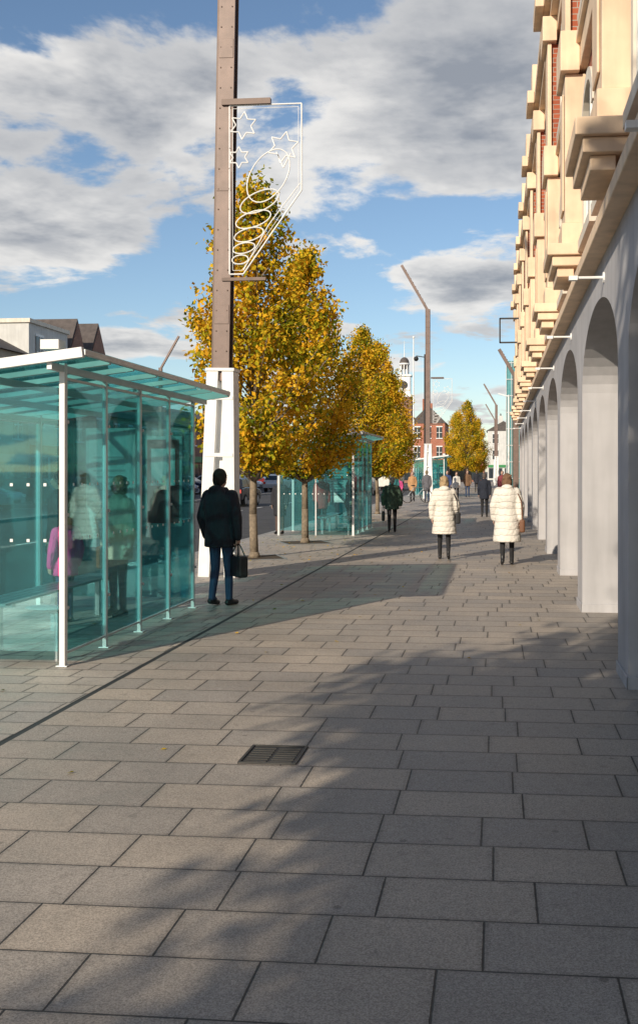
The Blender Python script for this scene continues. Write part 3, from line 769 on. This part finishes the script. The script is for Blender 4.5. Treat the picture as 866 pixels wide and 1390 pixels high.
person('man_with_bag',(-3.42,12.55,0),1.70,R(-20),navy,.74,jeans,(.02,.015,.012),bag=dict(side=1,kind='hand',size=(.38,.27,.13),mat=blkb,ang=R(55)),vox=.016,puff=.03,stride=.07,hood=True)
person('woman_in_white_coat',(-1.0,19.5,0),1.58,R(3),whitec,.53,blk,(.38,.27,.15),bob=True,stride=.16,phase=-1,female=True,puff=.035,hood=True,flare=.05,bag=dict(side=1,kind='shoulder',size=(.28,.24,.1),z=.98,mat=blkb),vox=.018)
person('woman_in_long_white_coat',(.17,18.45,0),1.63,R(0),whitec2,.44,blk,(.16,.09,.05),bob=True,stride=.13,phase=1,female=True,puff=.035,hood=True,flare=.06,bag=dict(side=1,kind='shoulder',size=(.26,.24,.1),z=.86,mat=brownb),vox=.018)
person('man_in_green_jacket',(-2.86,28,0),1.5,R(5),cloth('green_jacket',(.045,.08,.055)),.72,blk,(.3,.28,.26),stride=.12,puff=.04,bag=dict(side=-1,kind='hand',size=(.3,.3,.1),mat=blkb),fine=False)
person('woman_in_dark_coat',(-5.75,27.0,0),1.52,R(170),cloth('charcoal_coat',(.02,.02,.026)),.55,cloth('brown_tights',(.10,.06,.05)),(.2,.15,.1),bob=True,female=True,puff=.02,fine=False)
person('man_in_dark_suit',(-.47,37.5,0),1.6,R(0),cloth('dark_suit',(.015,.02,.035)),.7,blk,(.1,.08,.07),stride=.14,fine=False,vox=.024)
person('woman_in_beige_coat',(-4.35,11.55,0),1.62,R(150),cloth('beige_coat',(.66,.54,.42)),.7,blk,(.22,.15,.1),bob=True,female=True,puff=.02,bag=dict(side=1,kind='shoulder',size=(.3,.28,.12),z=.85,mat=brownb),vox=.02)
person('child_in_pink_jacket',(-4.75,11.0,0),1.25,R(60),cloth('pink_jacket',(.85,.08,.32)),.72,jeans,(.12,.08,.05),bob=True,female=True,puff=.03)
person('person_in_dark_coat',(-5.25,12.0,0),1.68,R(100),navy,.7,blk,(.03,.02,.02),puff=.02)
person('waiting_passenger',(-4.9,28.6,0),1.6,R(200),cloth('red_coat',(.28,.04,.04)),.65,blk,(.1,.08,.06),fine=False,vox=.024)
person('waiting_passenger',(-4.2,29.3,0),1.62,R(120),navy,.65,blk,(.3,.28,.26),fine=False,vox=.024)
kw=dict(fine=False,vox=.03)
person('pedestrian',(-4.6,56,0),1.62,R(180),cloth('tan_coat',(.45,.25,.12)),.6,blk,(.2,.15,.1),stride=.1,**kw)
person('pedestrian',(-5.5,58,0),1.3,R(180),cloth('pink_coat',(.6,.08,.25)),.6,blk,(.2,.15,.1),stride=.1,**kw)
person('cyclist',(-3.75,55,0),1.7,R(0),cloth('grey_coat',(.12,.12,.14)),.6,jeans,(.2,.15,.1),stride=.12,**kw)
person('pedestrian',(-3.9,75,0),1.7,R(180),cloth('red_jacket',(.4,.04,.04)),.7,blk,(.1,.1,.1),stride=.1,**kw)
person('pedestrian',(-2.9,60,0),1.68,R(180),cloth('blue_jacket',(.04,.07,.18)),.7,blk,(.1,.07,.05),stride=.12,**kw)
person('pedestrian',(-2.4,61,0),1.6,R(180),cloth('white_top',(.6,.58,.55)),.7,blk,(.1,.07,.05),female=True,bob=True,stride=.12,**kw)
person('pedestrian',(.25,55,0),1.68,R(180),cloth('maroon_jacket',(.2,.04,.05)),.7,blk,(.1,.07,.05),stride=.12,**kw)
person('pedestrian',(-1.6,80,0),1.68,R(0),navy,.7,blk,(.1,.07,.05),stride=.12,**kw)
person('pedestrian',(-1.9,66,0),1.7,R(180),cloth('brown_jacket',(.16,.09,.05)),.7,jeans,(.1,.07,.05),stride=.12,**kw)
person('pedestrian',(-5.0,50,0),1.6,R(20),cloth('teal_jacket',(.03,.16,.18)),.65,blk,(.3,.2,.1),stride=.1,**kw)
e=empty('bicycle',(-4.2,54,0),R(25)); b=MB()
for xx in(-.52,.52):
    pts=[(xx+.33*math.cos(2*math.pi*i/24),0,.34+.33*math.sin(2*math.pi*i/24)) for i in range(24)]; b.tube(pts,.02,6,0,True)
    for i in range(8): b.cyl((xx,0,.34),(xx+.33*math.cos(math.pi*i/4),0,.34+.33*math.sin(math.pi*i/4)),.003,.003,4,1)
for p_,q_ in(((-.52,0,.34),(-.05,0,.3)),((-.52,0,.34),(-.18,0,.78)),((-.05,0,.3),(-.2,0,.85)),((-.05,0,.3),(.36,0,.75)),((-.18,0,.78),(.35,0,.8)),((.52,0,.34),(.33,0,.95)),):
    b.cyl(p_,q_,.018,.018,6,1)
b.tube([(.33,-.28,1.0),(.36,0,.97),(.33,.28,1.0)],.014,6,0); b.sph((-.21,0,.9),.13,.07,.035,mi=0)
b.build('frame_and_wheels',e,[M['rubber'],M['steel']])
# ------------------------------------------------------------ vehicles
def car(x,y,rz,col,name='parked_car'):
    e=empty(name,(x,y,-.115),rz); cp=mat('car_paint',col,.25,.2,var=.03)
    b=MB()
    prof=[(-2.05,.32),(-2.1,.7),(-1.95,.92),(-1.2,.98),(1.15,.93),(1.9,.82),(2.1,.6),(2.08,.3)]
    b.prism(prof,'y',-.86,.86,0)
    cab=[(-1.95,.92),(-1.45,1.40),(-.2,1.46),(.45,1.40),(1.2,.93)]
    vv=[]
    for sy in(-1,1):
        for p in cab: vv.append((p[0],sy*(.82-(p[1]-.92)*.33),p[1]))
    n=len(cab); b.add(vv,[tuple(range(n)),tuple(range(n,2*n))[::-1]]+[(i,(i+1)%n,n+(i+1)%n,n+i) for i in range(n)],0)
    b.build('body',e,[cp],bevel=.05)
    g=MB()
    for sy in(-1,1):
        def W(px,pz): return (px,sy*(.825-(pz-.92)*.33),pz)
        for q in ([(-1.7,.98),(-1.38,1.34),(-.55,1.38),(-.5,.98)],[(-.42,.98),(-.45,1.38),(.35,1.35),(1.0,.97)]):
            pts=[W(*p) for p in q]; pts2=[(p[0],p[1]+sy*.012,p[2]) for p in pts]; g.add(pts+pts2,[(0,1,2,3),(4,5,6,7),(0,1,5,4),(1,2,6,5),(2,3,7,6),(3,0,4,7)],0)
    def Q(a,b_,w0,w1,off):
        g.add([(a[0]+off,-w0,a[1]+.012),(a[0]+off,w0,a[1]+.012),(b_[0]+off,w1,b_[1]+.012),(b_[0]+off,-w1,b_[1]+.012)],[(0,1,2,3)],0)
    Q((1.12,.98),(.5,1.37),.72,.62,.015); Q((-1.86,1.0),(-1.5,1.36),.72,.62,-.015)
    for sy in(-1,1):
        g.box(2.02,2.11,sy*.72-.14,sy*.72+.14,.62,.74,1); g.box(-2.12,-2.0,sy*.74-.1,sy*.74+.1,.68,.86,2)
    g.box(2.08,2.12,-.3,.3,.35,.5,3)
    g.build('glazing_and_lights',e,[M['win'],M['white'],M['red'],M['black']])
    w=MB()
    for xx in(-1.3,1.3):
        for sy in(-1,1): w.cyl((xx,sy*.68,.31),(xx,sy*.885,.31),.31,.31,20,0); w.cyl((xx,sy*.88,.31),(xx,sy*.893,.31),.2,.19,14,1)
    w.build('wheels',e,[M['rubber'],M['alu']])
cols=[(.02,.03,.07),(.45,.45,.47),(.03,.03,.03),(.6,.6,.6),(.25,.02,.02),(.1,.13,.2),(.04,.05,.06),(.5,.5,.52),(.02,.05,.15)]
for i in range(16):
    car(-23.5+random.uniform(-.3,.3),28+i*5.4,random.choice([0,math.pi])+random.uniform(-.03,.03),cols[i%9])
for i in range(5): car(-18.9,88+i*6.2,R(90),cols[(i*2+1)%9])
car(-9.8,75,R(-90),(.3,.3,.32)); car(-13.4,52,R(90),(.02,.02,.03))
e=empty('minibus',(-9.9,95,-.11),R(-90)); b=MB()
b.prism([(-3.2,.35),(-3.25,2.5),(-3.0,2.75),(2.3,2.75),(2.9,1.5),(3.3,1.2),(3.3,.35)],'y',-1.05,1.05,0)
b.build('body',e,[mat('minibus_white',(.7,.68,.62),.3)],bevel=.08)
b=MB(); b.box(-3.0,2.2,-1.062,-1.052,1.5,2.3,0); b.box(-3.0,2.2,1.052,1.062,1.5,2.3,0); b.box(-3.27,-3.25,-.85,.85,1.5,2.35,0); b.box(-3.2,3.2,-1.063,-1.053,.6,1.3,1); b.box(-3.27,-3.253,-1,1,.6,1.2,1)
b.add([(2.86,-.9,1.62),(2.86,.9,1.62),(2.36,.85,2.68),(2.36,-.85,2.68)],[(0,1,2,3)],0)
for xx in(-2,2.1):
    for sy in(-1,1): b.cyl((xx,sy*.8,.4),(xx,sy*1.08,.4),.4,.4,18,2)
b.build('windows_stripe_wheels',e,[M['win'],mat('orange_paint',(.6,.2,.03),.4),M['rubber']])
